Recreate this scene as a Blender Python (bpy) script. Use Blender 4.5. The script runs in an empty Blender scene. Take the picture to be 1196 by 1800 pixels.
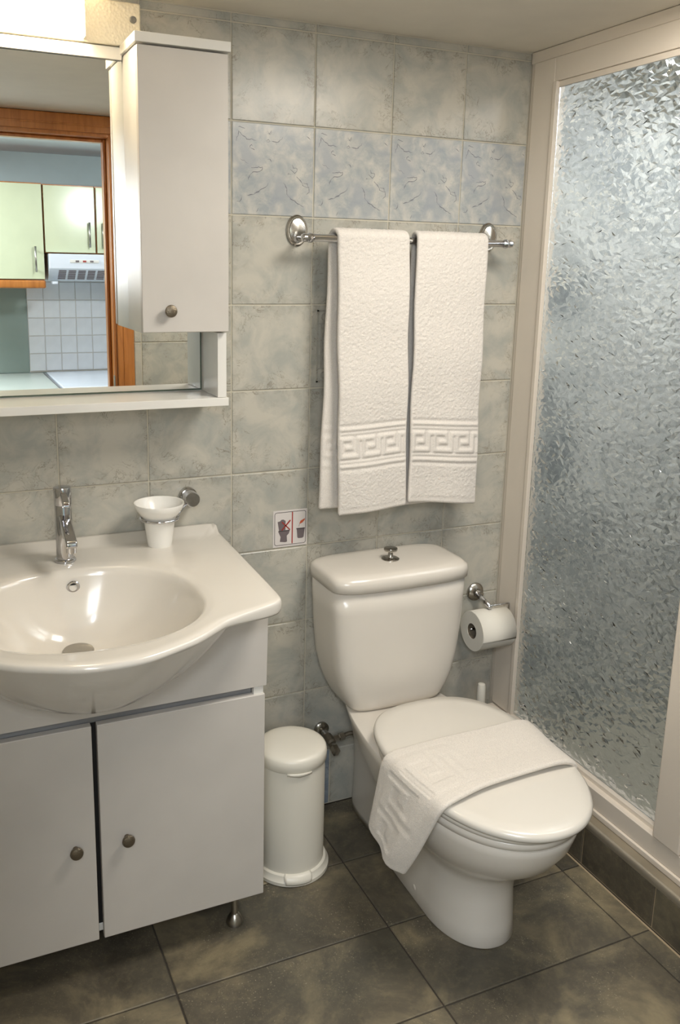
import bpy, math, random
import numpy as np
from mathutils import Vector, Matrix, Euler

random.seed(7); rng = np.random.default_rng(7)
sc = bpy.context.scene
COL = sc.collection
PI = math.pi

# ---------------------------------------------------------------- camera, world, light, exposure
cam_d = bpy.data.cameras.new('camera'); cam = bpy.data.objects.new('camera', cam_d); COL.objects.link(cam)
yaw, pit, rol = 0.41873, -0.21552, 0.01914
fw = Vector((math.sin(yaw)*math.cos(pit), math.cos(yaw)*math.cos(pit), math.sin(pit)))
rt = Vector((math.cos(yaw), -math.sin(yaw), 0)); up = rt.cross(fw)
r2 = rt*math.cos(rol) + up*math.sin(rol); u2 = -rt*math.sin(rol) + up*math.cos(rol)
M = Matrix((r2, u2, -fw)).transposed().to_4x4(); M.translation = Vector((-0.6512, -1.9355, 1.4187))
cam.matrix_world = M
cam_d.sensor_width = 36; cam_d.sensor_fit = 'AUTO'; cam_d.lens = 1540.05/1800*36
cam_d.shift_x = (598-549.77)/1800; cam_d.shift_y = (801.57-900)/1800
cam_d.clip_start = .02
sc.camera = cam

w = bpy.data.worlds.new('world'); sc.world = w; w.use_nodes = True
w.node_tree.nodes['Background'].inputs[0].default_value = (.75, .85, 1, 1)
w.node_tree.nodes['Background'].inputs[1].default_value = .15
sc.view_settings.view_transform = 'Standard'; sc.view_settings.look = 'None'
sc.view_settings.gamma = 1; sc.view_settings.use_curve_mapping = False
sc.view_settings.exposure = 0.82
sc.cycles.max_bounces = 10; sc.cycles.diffuse_bounces = 5; sc.cycles.transmission_bounces = 8
sc.cycles.caustics_refractive = False; sc.cycles.caustics_reflective = False
sc.cycles.sample_clamp_indirect = 6

def area(name, loc, size, power, color, rot=(0, 0, 0), sy=None):
    l = bpy.data.lights.new(name, 'AREA'); l.energy = power; l.color = color
    l.shape = 'RECTANGLE'; l.size = size; l.size_y = sy or size
    o = bpy.data.objects.new(name, l); COL.objects.link(o); o.location = loc; o.rotation_euler = rot
    return o
area('ceiling_fill_light', (.46, -.90, 1.935), .42, 9.4, (1, .94, .85), sy=.5)  # unseen source under the ceiling, enlarged as ambient fill for the bathroom
area('kitchen_fill_light', (-1.0, -2.3, 1.93), .5, 20, (.90, .95, 1))  # additional kitchen fill, added where the mirror does not see it
area('kitchen_wall_light', (.27, -1.725, 1.72), .10, 3.2, (.92, .96, 1), rot=(-PI/2, 0, 0))
area('doorway_fill_light', (-.75, -2.55, 1.55), .5, 6.5, (.95, .96, 1), rot=(PI*.45, 0, 0))  # added soft fill behind the camera, shining through the doorway
area('shower_light', (1.25, -.75, 1.93), .6, 9, (.97, .98, 1), sy=1.0)

# ---------------------------------------------------------------- materials
def lin(c):
    return tuple(((x/12.92) if x <= .04045 else ((x+.055)/1.055)**2.4) for x in [v/255 for v in c]) + (1,)
class NT:
    def __init__(s, name):
        s.m = bpy.data.materials.new(name); s.m.use_nodes = True; s.t = s.m.node_tree
        s.b = s.t.nodes['Principled BSDF']
    def n(s, typ, **k):
        o = s.t.nodes.new(typ)
        for a, v in k.items():
            if a.startswith('i_'):
                key = a[2:]; key = int(key) if key.isdigit() else key.replace('_', ' ')
                o.inputs[key].default_value = v
            else: setattr(o, a, v)
        return o
    def l(s, a, b): s.t.links.new(a, b)
    def set(s, **k):
        for a, v in k.items(): s.b.inputs[a.replace('_', ' ')].default_value = v
    def noise(s, vec, scale, detail=4, rough=.5, dist=0):
        o = s.n('ShaderNodeTexNoise'); o.inputs['Scale'].default_value = scale; o.inputs['Detail'].default_value = detail
        o.inputs['Roughness'].default_value = rough; o.inputs['Distortion'].default_value = dist
        if vec is not None: s.l(vec, o.inputs['Vector'])
        return o.outputs['Fac']
    def ramp(s, fac, stops, interp='LINEAR'):
        o = s.n('ShaderNodeValToRGB'); e = o.color_ramp.elements; o.color_ramp.interpolation = interp
        while len(e) < len(stops): e.new(.5)
        for i, (p, c) in enumerate(stops): e[i].position = p; e[i].color = c if len(c) == 4 else lin(c)
        s.l(fac, o.inputs[0]); return o.outputs[0]
    def mix(s, fac, a, b, mode='MIX'):
        o = s.n('ShaderNodeMix'); o.data_type = 'RGBA'; o.blend_type = mode
        for v, k in ((fac, 0), (a, 6), (b, 7)):
            if hasattr(v, 'links'): s.l(v, o.inputs[k])
            else: o.inputs[k].default_value = v
        return o.outputs[2]
    def math(s, op, a, b=None, clamp=False):
        o = s.n('ShaderNodeMath'); o.operation = op; o.use_clamp = clamp
        for v, k in ((a, 0), (b, 1)):
            if v is None: continue
            if hasattr(v, 'links'): s.l(v, o.inputs[k])
            else: o.inputs[k].default_value = v
        return o.outputs[0]
    def bump(s, h, strength=.2, dist=.002):
        o = s.n('ShaderNodeBump'); o.inputs['Strength'].default_value = strength; o.inputs['Distance'].default_value = dist
        s.l(h, o.inputs['Height']); s.l(o.outputs[0], s.b.inputs['Normal'])
    def obj(s, rnd=0.0):
        tc = s.n('ShaderNodeTexCoord').outputs['Object']
        if not rnd: return tc
        r = s.n('ShaderNodeObjectInfo').outputs['Random']
        v = s.n('ShaderNodeVectorMath'); v.operation = 'ADD'; s.l(tc, v.inputs[0])
        c = s.n('ShaderNodeCombineXYZ'); s.l(s.math('MULTIPLY', r, rnd), c.inputs[0]); s.l(s.math('MULTIPLY', r, rnd*.7), c.inputs[2])
        s.l(c.outputs[0], v.inputs[1]); return v.outputs[0]

def plain(name, c, rough=.5, metal=0, coat=0, mott=.03, bump=0, bscale=200, spec=.5):
    t = NT(name); base = lin(c)
    n = t.noise(t.obj(), 9, 3)
    lo = tuple(x*(1-mott) for x in base[:3])+(1,); hi = tuple(min(1, x*(1+mott)) for x in base[:3])+(1,)
    t.l(t.ramp(n, [(.3, lo), (.7, hi)]), t.b.inputs['Base Color'])
    t.set(Roughness=rough, Metallic=metal, Coat_Weight=coat, Specular_IOR_Level=spec)
    if coat: t.set(Coat_Roughness=.06)
    if bump: t.bump(t.noise(t.obj(), bscale, 2), bump, .001)
    return t.m

def tile_mat(name, a, b, veinc, veinw=.5, rnd=31.0, sc_=9, rough=.28, edge=True, vw=.016, patch=None):
    t = NT(name); v = t.obj(rnd)
    n1 = t.noise(v, sc_, 6, .62, .5)
    col = t.ramp(n1, [(.36, a), (.62, b)])
    sep = t.n('ShaderNodeSeparateXYZ'); t.l(t.n('ShaderNodeTexCoord').outputs['Object'], sep.inputs[0])
    e = t.math('MULTIPLY', t.math('MAXIMUM', t.math('ABSOLUTE', sep.outputs[0]), t.math('ABSOLUTE', sep.outputs[1])), 10.0)
    n2 = t.noise(v, sc_*1.9, 7, .66, 1.1)
    line = t.ramp(t.math('ABSOLUTE', t.math('SUBTRACT', n2, .5)), [(0, (1, 1, 1, 1)), (vw, (0, 0, 0, 1))])
    m = t.noise(v, sc_*1.6, 3, .5, .3)
    if edge: m = t.math('ADD', m, t.math('MULTIPLY', t.math('SUBTRACT', e, .72), .38))
    mask = t.ramp(m, [(.47, (0, 0, 0, 1)), (.60, (1, 1, 1, 1))])
    if edge:  # clouding that gathers towards the tile's rim
        cl = t.ramp(t.math('ADD', t.noise(v, sc_*3.2, 5, .6, .8), t.math('MULTIPLY', t.math('SUBTRACT', e, .78), .5)), [(.50, (0, 0, 0, 1)), (.72, (1, 1, 1, 1))])
        col = t.mix(t.math('MULTIPLY', cl, .22), col, lin(veinc))
    col = t.mix(t.math('MULTIPLY', t.math('MULTIPLY', line, mask), veinw), col, lin(veinc))
    if patch:
        pm = t.ramp(t.noise(v, sc_*.55, 3, .5, .4), [(.48, (0, 0, 0, 1)), (.62, (1, 1, 1, 1))])
        col = t.mix(t.math('MULTIPLY', pm, .75), col, lin(patch))
    t.l(col, t.b.inputs['Base Color']); t.set(Roughness=rough)
    t.bump(t.noise(v, 22, 3), .25, .0015)
    return t.m

MT = {}
MT['tile'] = tile_mat('marbled_tile', (164, 165, 158), (190, 186, 174), (112, 102, 84), .85, sc_=12, vw=.013)
MT['tile_blue'] = tile_mat('blue_marbled_tile', (154, 160, 163), (192, 190, 182), (96, 104, 116), .5, rnd=0.0, sc_=24, edge=False, vw=.010, patch=(150, 156, 163))
MT['vein'] = plain('tile_vein_print', (96, 98, 106), .35)
MT['tile_plinth'] = tile_mat('blue_plinth_tile', (128, 142, 160), (164, 174, 184), (82, 88, 102), .6, rnd=11, sc_=14)
MT['grout'] = plain('grout', (206, 200, 182), .85)
MT['grout_dark'] = plain('dark_grout', (66, 60, 52), .9)
MT['grout_tan'] = plain('tan_grout', (168, 150, 122), .9)
def slate():
    t = NT('slate_floor_tile'); v = t.obj(57.0)
    c = t.ramp(t.noise(v, 5, 6, .65, .4), [(.30, (64, 60, 52)), (.5, (96, 89, 75)), (.68, (146, 134, 106))])
    c = t.mix(t.ramp(t.noise(v, 2.2, 3), [(.5, (0, 0, 0, 1)), (.75, (.6, .6, .6, 1))]), c, lin((72, 74, 68)))
    sp = t.ramp(t.noise(v, 260, 2, .7), [(.62, (0, 0, 0, 1)), (.72, (.7, .7, .7, 1))])
    spm = t.ramp(t.noise(v, 7, 3), [(.45, (0.05, .05, .05, 1)), (.65, (1, 1, 1, 1))])
    c = t.mix(t.math('MULTIPLY', sp, spm), c, lin((188, 178, 150)))
    c = t.mix(t.math('MULTIPLY', t.ramp(t.noise(v, 60, 4, .7), [(.5, (0, 0, 0, 1)), (.8, (1, 1, 1, 1))]), .35), c, lin((140, 128, 100)))
    t.l(c, t.b.inputs['Base Color']); t.set(Roughness=.48)
    t.bump(t.noise(v, 60, 5, .6), .25, .001)
    return t.m
MT['slate'] = slate()
MT['slate_dark'] = None
MT['ceiling'] = plain('painted_ceiling', (232, 226, 214), .8, bump=.1)
MT['white_paint'] = plain('white_lacquer', (203, 198, 191), .38)
MT['white_edge'] = plain('white_laminate', (228, 226, 220), .34)
MT['ceramic'] = plain('glazed_ceramic', (222, 217, 208), .16, coat=.3, mott=.01)
MT['ceramic_cream'] = plain('toilet_ceramic', (218, 212, 202), .22, coat=.12, mott=.01)
MT['lid_plastic'] = plain('toilet_lid_plastic', (220, 215, 205), .2, coat=.15, mott=.01)
MT['bin'] = plain('bin_plastic', (222, 218, 206), .35, mott=.01)
MT['frame'] = plain('cream_aluminium', (222, 212, 198), .32, mott=.015)
MT['chrome'] = plain('chrome', (205, 205, 208), .07, metal=1, mott=.0)
MT['chrome_dull'] = plain('dull_chrome', (176, 172, 165), .22, metal=1)
MT['steel'] = plain('brushed_steel', (172, 168, 160), .3, metal=1)
MT['pewter'] = plain('pewter_knob', (122, 112, 96), .42, metal=.8, bump=.6, bscale=500)
MT['braid'] = plain('braided_hose', (120, 112, 98), .45, metal=.7, bump=.9, bscale=700)
MT['dark'] = plain('painted_gap_shade', (28, 26, 24), .8)  # near-black colour standing in for shade in the door gap and overflow
MT['mirror_rim'] = plain('mirror_edge', (70, 84, 70), .3)  # even dark green of the mirror's glass edge
MT['alu'] = plain('alu_profile', (150, 152, 156), .35, metal=.6)
MT['paper'] = plain('toilet_paper', (236, 232, 220), .9, bump=.15, bscale=300)
MT['card'] = plain('cardboard_core', (112, 102, 86), .9)
MT['sill'] = plain('kerb_stone', (136, 126, 108), .5, mott=.2)
MT['cup'] = plain('frosted_tumbler', (238, 236, 230), .25, mott=.01)
MT['screw'] = plain('grey_cap', (120, 118, 112), .5)
def mirror_m():
    t = NT('mirror_glass'); t.l(t.ramp(t.noise(t.obj(), 3), [(0, (.88, .9, .88, 1)), (1, (.9, .92, .9, 1))]), t.b.inputs['Base Color'])
    t.set(Metallic=1, Roughness=.0); return t.m
MT['mirror'] = mirror_m()
def wood():
    t = NT('orange_wood'); tc = t.obj()
    mp = t.n('ShaderNodeMapping'); mp.inputs['Scale'].default_value = (14, 14, 1.2); t.l(tc, mp.inputs[0])
    c = t.ramp(t.noise(mp.outputs[0], 3, 6, .6, .8), [(.3, (160, 96, 40)), (.7, (198, 128, 62))])
    t.l(c, t.b.inputs['Base Color']); t.set(Roughness=.3, Coat_Weight=.3); return t.m
MT['wood'] = wood()
def glass_m():
    t = NT('patterned_glass'); t.set(Roughness=.05, IOR=1.5, Transmission_Weight=1.0)
    t.b.inputs['Base Color'].default_value = (.93, .96, .96, 1)
    t.bump(t.noise(t.obj(), 160, 3), .25, .001); return t.m
MT['glass'] = glass_m()
def terry(name, c):
    t = NT(name); v = t.obj()
    n = t.noise(v, 420, 2, .6)
    base = lin(c)
    t.l(t.ramp(n, [(.3, tuple(x*.86 for x in base[:3])+(1,)), (.65, base)]), t.b.inputs['Base Color'])
    t.set(Roughness=.95, Sheen_Weight=.35, Sheen_Roughness=.5, Specular_IOR_Level=.1)
    t.bump(n, .6, .002); return t.m
MT['terry'] = terry('white_terry', (228, 222, 214))
MT['terry2'] = terry('white_bath_mat', (226, 219, 209))
def emit(name, c, st, pattern=False):
    t = NT(name); t.set(Roughness=.4, Emission_Strength=st)
    t.l(t.ramp(t.noise(t.obj(), 30), [(0, c+(1,)), (1, c+(1,))]), t.b.inputs['Emission Color'])
    return t.m
MT['lamp_glow'] = emit('lamp_glow', (1, .84, .60), 30)
def pebbled():
    t = NT('pebbled_acrylic'); t.b.inputs['Base Color'].default_value = lin((232, 222, 198)); t.set(Roughness=.3)
    vo = t.n('ShaderNodeTexVoronoi'); vo.inputs['Scale'].default_value = 170; t.l(t.obj(), vo.inputs['Vector'])
    t.l(t.ramp(t.noise(t.obj(), 12), [(.2, (228, 218, 194)), (.8, (236, 228, 206))]), t.b.inputs['Base Color'])
    t.bump(vo.outputs['Distance'], .5, .003); return t.m
MT['pebbled'] = pebbled()
MT['kitchen_door'] = plain('pale_green_laminate', (206, 214, 182), .22, coat=.3)
MT['kitchen_wall'] = plain('pale_kitchen_wall', (168, 184, 186), .6)
MT['panel_green'] = plain('grey_green_panel', (134, 148, 142), .5)
MT['kitchen_ceiling'] = plain('kitchen_ceiling', (196, 204, 210), .6)
MT['kitchen_tile'] = plain('white_kitchen_tile', (216, 218, 222), .25, mott=.06)
MT['worktop'] = plain('grey_worktop', (176, 184, 176), .3)
MT['enamel'] = plain('white_enamel', (225, 232, 242), .2, coat=.3)
def shower_wall():
    t = NT('shower_wall_tile'); v = t.obj()
    br = t.n('ShaderNodeTexBrick'); br.inputs['Scale'].default_value = 1; br.offset = 0
    br.inputs['Brick Width'].default_value = .2; br.inputs['Row Height'].default_value = .2; br.inputs['Mortar Size'].default_value = .004
    sp_ = t.n('ShaderNodeSeparateXYZ'); t.l(v, sp_.inputs[0]); cb = t.n('ShaderNodeCombineXYZ')
    t.l(t.math('ADD', sp_.outputs[0], sp_.outputs[1]), cb.inputs[0]); t.l(sp_.outputs[2], cb.inputs[1]); t.l(cb.outputs[0], br.inputs['Vector'])
    a = t.ramp(t.noise(v, 7, 4, .6), [(.35, (136, 142, 144)), (.65, (210, 212, 208))])
    t.l(a, br.inputs['Color1']); t.l(a, br.inputs['Color2']); br.inputs['Mortar'].default_value = lin((226, 222, 208))
    t.l(br.outputs['Color'], t.b.inputs['Base Color']); t.set(Roughness=.3); return t.m
MT['shower_wall'] = shower_wall()
MT['tray'] = plain('shower_tray', (176, 171, 156), .3)
MT['st_white'] = plain('sticker_white', (214, 208, 204), .5)
MT['st_grey'] = plain('sticker_grey', (108, 98, 100), .6)
MT['st_dgrey'] = plain('sticker_dark', (66, 58, 58), .6)
MT['st_red'] = plain('sticker_red', (158, 44, 34), .5)
MT['st_orange'] = plain('sticker_orange', (190, 92, 60), .5)

# ---------------------------------------------------------------- mesh helpers
def link(name, me, mat=None, parent=None, loc=None, rot=None):
    o = bpy.data.objects.new(name, me); COL.objects.link(o)
    if mat is not None and me is not None: me.materials.append(MT[mat] if isinstance(mat, str) else mat)
    if parent: o.parent = parent
    if loc: o.location = loc
    if rot: o.rotation_euler = rot
    return o
def mesh(name, v, f, mat=None, parent=None, smooth=False, bevel=0, seg=2, loc=None, rot=None, sub=0, auto=None):
    me = bpy.data.meshes.new(name); me.from_pydata([tuple(map(float, p)) for p in v], [], [tuple(map(int, q)) for q in f]); me.update()
    if smooth: me.shade_smooth()
    o = link(name, me, mat, parent, loc, rot)
    if bevel:
        b = o.modifiers.new('bevel', 'BEVEL'); b.width = bevel; b.segments = seg; b.limit_method = 'ANGLE'; b.angle_limit = math.radians(40)
        if smooth is False:
            me.shade_smooth()
            wn = o.modifiers.new('wn', 'WEIGHTED_NORMAL'); wn.keep_sharp = True
    if sub:
        s = o.modifiers.new('sub', 'SUBSURF'); s.levels = sub; s.render_levels = sub
    return o
def boxdata(lo, hi):
    (a, b, c), (d, e, f) = lo, hi
    v = [(a, b, c), (d, b, c), (d, e, c), (a, e, c), (a, b, f), (d, b, f), (d, e, f), (a, e, f)]
    return v, [(0, 3, 2, 1), (4, 5, 6, 7), (0, 1, 5, 4), (1, 2, 6, 5), (2, 3, 7, 6), (3, 0, 4, 7)]
def box(name, lo, hi, mat, parent=None, bevel=.0015, **k):
    lo2 = [min(a, b) for a, b in zip(lo, hi)]; hi2 = [max(a, b) for a, b in zip(lo, hi)]
    v, f = boxdata(lo2, hi2); return mesh(name, v, f, mat, parent, bevel=bevel, **k)
def rings_mesh(name, rings, mat, parent=None, cap0=True, cap1=True, smooth=True, sub=0, **k):
    n = len(rings[0]); v = [p for r in rings for p in r]; f = []
    for i in range(len(rings)-1):
        for j in range(n):
            a, b = i*n+j, i*n+(j+1) % n; f.append((a, b, b+n, a+n))
    if cap0: f.append(tuple(range(n))[::-1])
    if cap1: f.append(tuple((len(rings)-1)*n+j for j in range(n)))
    return mesh(name, v, f, mat, parent, smooth=smooth, sub=sub, **k)
def fix_normals(o):
    import bmesh
    bm = bmesh.new(); bm.from_mesh(o.data); bmesh.ops.recalc_face_normals(bm, faces=bm.faces); bm.to_mesh(o.data); bm.free(); return o
def basis(axis):
    z = Vector(axis).normalized(); x = z.orthogonal().normalized(); return x, z.cross(x), z
def lathe(name, prof, org, axis, mat, parent=None, n=40, cap0=True, cap1=True, sx=1, sy=1, sharp=35):
    x, y, z = basis(axis); org = Vector(org)
    if abs(Vector(axis).normalized().y) > .9: x, y = Vector((1, 0, 0)), Vector((0, 0, 1))
    if abs(Vector(axis).normalized().z) > .9: x, y = Vector((1, 0, 0)), Vector((0, 1, 0))
    R = [[org+z*h+(x*math.cos(2*PI*j/n)*sx+y*math.sin(2*PI*j/n)*sy)*r for j in range(n)] for r, h in prof]
    o = rings_mesh(name, R, mat, parent, cap0, cap1, smooth=True); fix_normals(o)
    if sharp: o.data.set_sharp_from_angle(angle=math.radians(sharp))
    return o
def tubedata(pts, r, n=12):
    pts = [Vector(p) for p in pts]; R = []
    rr = r if hasattr(r, '__len__') else [r]*len(pts)
    t0 = (pts[1]-pts[0]).normalized(); x = t0.orthogonal().normalized()
    for i, p in enumerate(pts):
        t = (pts[min(i+1, len(pts)-1)]-pts[max(i-1, 0)]).normalized()
        x = (x-t*x.dot(t)).normalized(); y = t.cross(x)
        R.append([p+(x*math.cos(2*PI*j/n)+y*math.sin(2*PI*j/n))*rr[i] for j in range(n)])
    return R
def tube(name, pts, r, mat, parent=None, n=12):
    o = rings_mesh(name, tubedata(pts, r, n), mat, parent); return fix_normals(o)
def spline(pts, m):
    pts = np.array(pts, float); n = len(pts); out = []
    P = np.vstack([2*pts[0]-pts[1], pts, 2*pts[-1]-pts[-2]])
    for u in np.linspace(0, n-1, m):
        i = min(int(u), n-2); t = u-i; a, b, c, d = P[i:i+4]
        out.append(.5*((2*b)+(-a+c)*t+(2*a-5*b+4*c-d)*t*t+(-a+3*b-3*c+d)*t**3))
    return np.array(out)
def empty(name, loc, label=None, cat=None, group=None, kind=None):
    o = bpy.data.objects.new(name, None); COL.objects.link(o); o.location = loc; o.empty_display_size = .05
    tag(o, label, cat, group, kind); return o
def tag(o, label=None, cat=None, group=None, kind=None):
    if label: o['label'] = label
    if cat: o['category'] = cat
    if group: o['group'] = group
    if kind: o['kind'] = kind
    return o
def under(root):
    """keep world geometry: children meshes are built in world space, so shift them by minus the root's location"""
    bpy.context.view_layer.update()
    def go(o):
        for c in o.children: pass
    for c in list(root.children):
        c.location = Vector(c.location) - Vector(root.location)
def poly(name, pts, y0, y1, mat, parent=None, bevel=0):
    """prism in the xz plane between y0 and y1"""
    n = len(pts); v = [(p[0], y0, p[1]) for p in pts]+[(p[0], y1, p[1]) for p in pts]
    f = [tuple(range(n)), tuple(range(2*n-1, n-1, -1))]+[(i, i+n, (i+1) % n+n, (i+1) % n) for i in range(n)]
    o = mesh(name, v, f, mat, parent, bevel=bevel); return fix_normals(o)

# ---------------------------------------------------------------- tiles
_tm = {}
def tile_me(w_, h_, d, mat, b=.0016):
    k = (round(w_, 4), round(h_, 4), d, mat)
    if k in _tm: return _tm[k]
    x, y = w_/2, h_/2
    v = [(-x, -y, -d), (x, -y, -d), (x, y, -d), (-x, y, -d), (-x, -y, -b*.8), (x, -y, -b*.8), (x, y, -b*.8), (-x, y, -b*.8),
         (-x+b, -y+b, 0), (x-b, -y+b, 0), (x-b, y-b, 0), (-x+b, y-b, 0)]
    f = [(0, 1, 5, 4), (1, 2, 6, 5), (2, 3, 7, 6), (3, 0, 4, 7), (4, 5, 9, 8), (5, 6, 10, 9), (6, 7, 11, 10), (7, 4, 8, 11), (8, 9, 10, 11)]
    me = bpy.data.meshes.new('tile'); me.from_pydata(v, [], f); me.update(); me.materials.append(MT[mat]); _tm[k] = me
    return me
def lay(parent, us, vs, place, mat, gap=.003, d=.006, name='tile', jit=.0003, skip=None, matf=None):
    """lay tiles between the joint positions us x vs; place(u, v) -> (location, rotation)"""
    for i in range(len(us)-1):
        for j in range(len(vs)-1):
            if skip and skip(us[i], us[i+1], vs[j], vs[j+1]): continue
            w_, h_ = us[i+1]-us[i]-gap, vs[j+1]-vs[j]-gap
            if w_ < .004 or h_ < .004: continue
            m_ = matf(i, j) if matf else mat
            loc, rot = place((us[i]+us[i+1])/2, (vs[j]+vs[j+1])/2)
            o = bpy.data.objects.new(name, tile_me(w_, h_, d, m_)); COL.objects.link(o)
            o.location = Vector(loc); o.rotation_euler = rot; o.parent = parent
            o.rotation_euler[0] += random.uniform(-jit, jit)*3
FACE_FRONT = (PI/2, 0, 0)           # tile facing -y
FACE_BACK = (PI/2, 0, PI)           # facing +y
H = 1.944; XL = -.85; XR = .792; YF = -1.60
# back wall
wb = box('wall_back', (XL-.1, .003, -.05), (1.65, .10, H+.05), 'grout', bevel=0); tag(wb, kind='structure')
us = [XL]+[-.8+.2*i for i in range(0, 8)]+[XR]
vs = [0]+[1.924-.2*k for k in range(9, -1, -1)]+[H-.001]
VEINS = '''60,200 75,130 100,150 130,178 160,178 195,185|270,115 285,130 300,112 290,138 272,128|262,185 275,172 288,180 278,192 262,185|300,180 335,182 360,170 375,145|332,182 333,205|90,320 115,325 140,345|140,460 150,430 170,400 205,400 240,380 240,365 200,368 160,372|270,312 280,300 300,325|435,370 460,390 480,380 475,362 450,355 445,335|475,415 510,450 530,485 565,490 550,465 525,455|565,490 568,520 548,540|385,465 408,505 405,545 440,575 490,605 530,630|275,470 268,495 230,515 200,545 135,568|60,615 85,608 95,580|195,680 210,650|545,130 572,150|70,100 80,95 120,110|150,240 160,215 170,225|415,410 420,395 432,402|185,545 215,530|160,235 185,250'''
def veins():
    v = []; f = []; g = random.Random(4)
    for st_ in VEINS.split('|'):
        P = []
        raw = [tuple(map(float, p.split(','))) for p in st_.split()]
        for a, b in zip(raw, raw[1:]):
            m_ = max(1, int(math.hypot(b[0]-a[0], b[1]-a[1])/12))
            for k in range(m_): P.append((a[0]+(b[0]-a[0])*k/m_+g.uniform(-4, 4), a[1]+(b[1]-a[1])*k/m_+g.uniform(-4, 4)))
        P.append(raw[-1])
        P = [((x-314)/572*.2, -(y-382)/645*.2) for x, y in P]
        for k, (x, y) in enumerate(P):
            a = P[max(0, k-1)]; b = P[min(len(P)-1, k+1)]; dx_, dy_ = b[0]-a[0], b[1]-a[1]; L_ = math.hypot(dx_, dy_)+1e-9
            w_ = g.uniform(.00022, .00085)*(.4 if k in (0, len(P)-1) else 1)
            v += [(x-dy_/L_*w_, y+dx_/L_*w_, .00012), (x+dy_/L_*w_, y-dx_/L_*w_, .00012)]
            if k: n_ = len(v); f.append((n_-4, n_-3, n_-1, n_-2))
    return v, f
def blue_tile(k_):
    me = _tm[k_]; v, f = veins(); hw, hh = k_[0]/2-.004, k_[1]/2-.004
    base = [tuple(p.co) for p in me.vertices]; bf = [tuple(p.vertices) for p in me.polygons]; n_ = len(base)
    if k_[0] < .19: v = [(x*k_[0]/.197 if False else x+(.197-k_[0])/2, y, z) for x, y, z in v]
    f = [q_ for q_ in f if all(abs(v[a][0]) < hw and abs(v[a][1]) < hh for a in q_)]
    me2 = bpy.data.meshes.new('tile'); me2.from_pydata(base+v, [], bf+[tuple(a+n_ for a in q_) for q_ in f]); me2.update()
    me2.materials.append(MT['tile_blue']); me2.materials.append(MT['vein'])
    for i in range(len(bf), len(me2.polygons)): me2.polygons[i].material_index = 1
    return me2
def mb(i, j): return 'tile_blue' if abs(vs[j]-(1.924-.4)) < .01 else 'tile'
lay(wb, us, vs, lambda u, v: ((u, 0, v), FACE_FRONT), 'tile', matf=mb,
    skip=lambda a, b, c, d: abs(a-.2) < .01 and abs(c-1.124) < .01)
for k_ in [k for k in _tm if k[3] == 'tile_blue']:
    m2 = blue_tile(k_)
    for o in wb.children:
        if o.data == _tm[k_]: o.data = m2
# embossed tile
et = link('embossed_tile', tile_me(.197, .197, .006, 'tile').copy(), None, wb, (.3, 0, 1.224), FACE_FRONT)
tag(et, 'embossed tile with a framed vertical ornament')
def ornament():
    # framed vertical relief near the left edge of the tile
    for k, cx in enumerate((.236, .364)):
        parts = []
        for a, b, c, d, y in ((cx-.021, cx-.017, 1.138, 1.312, -.003), (cx+.017, cx+.021, 1.138, 1.312, -.003), (cx-.021, cx+.021, 1.308, 1.312, -.003), (cx-.021, cx+.021, 1.138, 1.142, -.003),
                              (cx-.019, cx+.019, 1.278, 1.281, -.0025), (cx-.019, cx+.019, 1.170, 1.173, -.0025), (cx-.011, cx-.008, 1.173, 1.278, -.0028), (cx+.008, cx+.011, 1.173, 1.278, -.0028)):
            parts.append(boxdata((a, y, c), (b, .0, d)))
        v = []; f = []
        for vv, ff in parts:
            n = len(v); v += vv; f += [tuple(q+n for q in x) for x in ff]
        for (z0, rx, rz) in ((1.295, .009, .009), (1.225, .004, .022), (1.197, .004, .005), (1.155, .009, .008), (1.252, .005, .006)):
            R = tubedata([(cx+rx*math.cos(a), -.001, z0+rz*math.sin(a)) for a in np.linspace(0, 2*PI, 17)], .0017, 6)
            n = len(v); v += [p for r in R for p in r]
            f += [(n+i*6+j, n+i*6+(j+1) % 6, n+(i+1)*6+(j+1) % 6, n+(i+1)*6+j) for i in range(16) for j in range(6)]
        o = mesh('ornament', v, f, 'tile', None, smooth=False)
        o.parent = wb
ornament()
# plinth along the back wall
pl = box('trim_1', (XL, -.033, 0), (.74, .0025, .158), 'grout', bevel=0); tag(pl, kind='structure')
pu = [XL]+[-.738+.2*i for i in range(0, 8)]+[.74]; pu = [x for x in pu if x <= .74]
lay(pl, pu, [0.001, .162], lambda u, v: ((u, -.035, v), FACE_FRONT), 'tile_plinth', d=.004, matf=lambda i, j: 'tile_plinth' if pu[i] < .2 else 'tile')
lay(pl, pu, [-.036, 0], lambda u, v: ((u, v, .1615), (0, 0, 0)), 'tile', d=.004)
# ceiling, left wall, front (door) wall
tag(box('ceiling', (XL-.1, YF-.12, H), (1.65, .1, H+.08), 'ceiling', bevel=0), kind='structure')
wl = tag(box('wall_left', (XL-.1, YF-.12, -.05), (XL, .003, H), 'grout', bevel=0), kind='structure')
lay(wl, [-1.6+.2*i for i in range(9)], [0]+[1.924-.2*k for k in range(9, -1, -1)]+[H-.001], lambda u, v: ((XL+.003, u, v), (PI/2, 0, PI/2)), 'tile')
DL, DR, DT = -.76, .036, 1.868
wf = tag(box('wall_front', (.10, YF-.12, 0), (1.65, YF-.003, H), 'grout', bevel=0), kind='structure')
lay(wf, [.116, .146, .346, .546, .726, .79], [0]+[.1+.2*k for k in range(0, 10)]+[H-.001], lambda u, v: ((u, YF, v), FACE_BACK), 'tile')
tag(box('wall_front_left', (XL, YF-.12, 0), (DL-.03, YF, H), 'grout', bevel=0), kind='structure')
dr = empty('door_1', (0, YF, 0), kind='structure')
CW = .077
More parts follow.
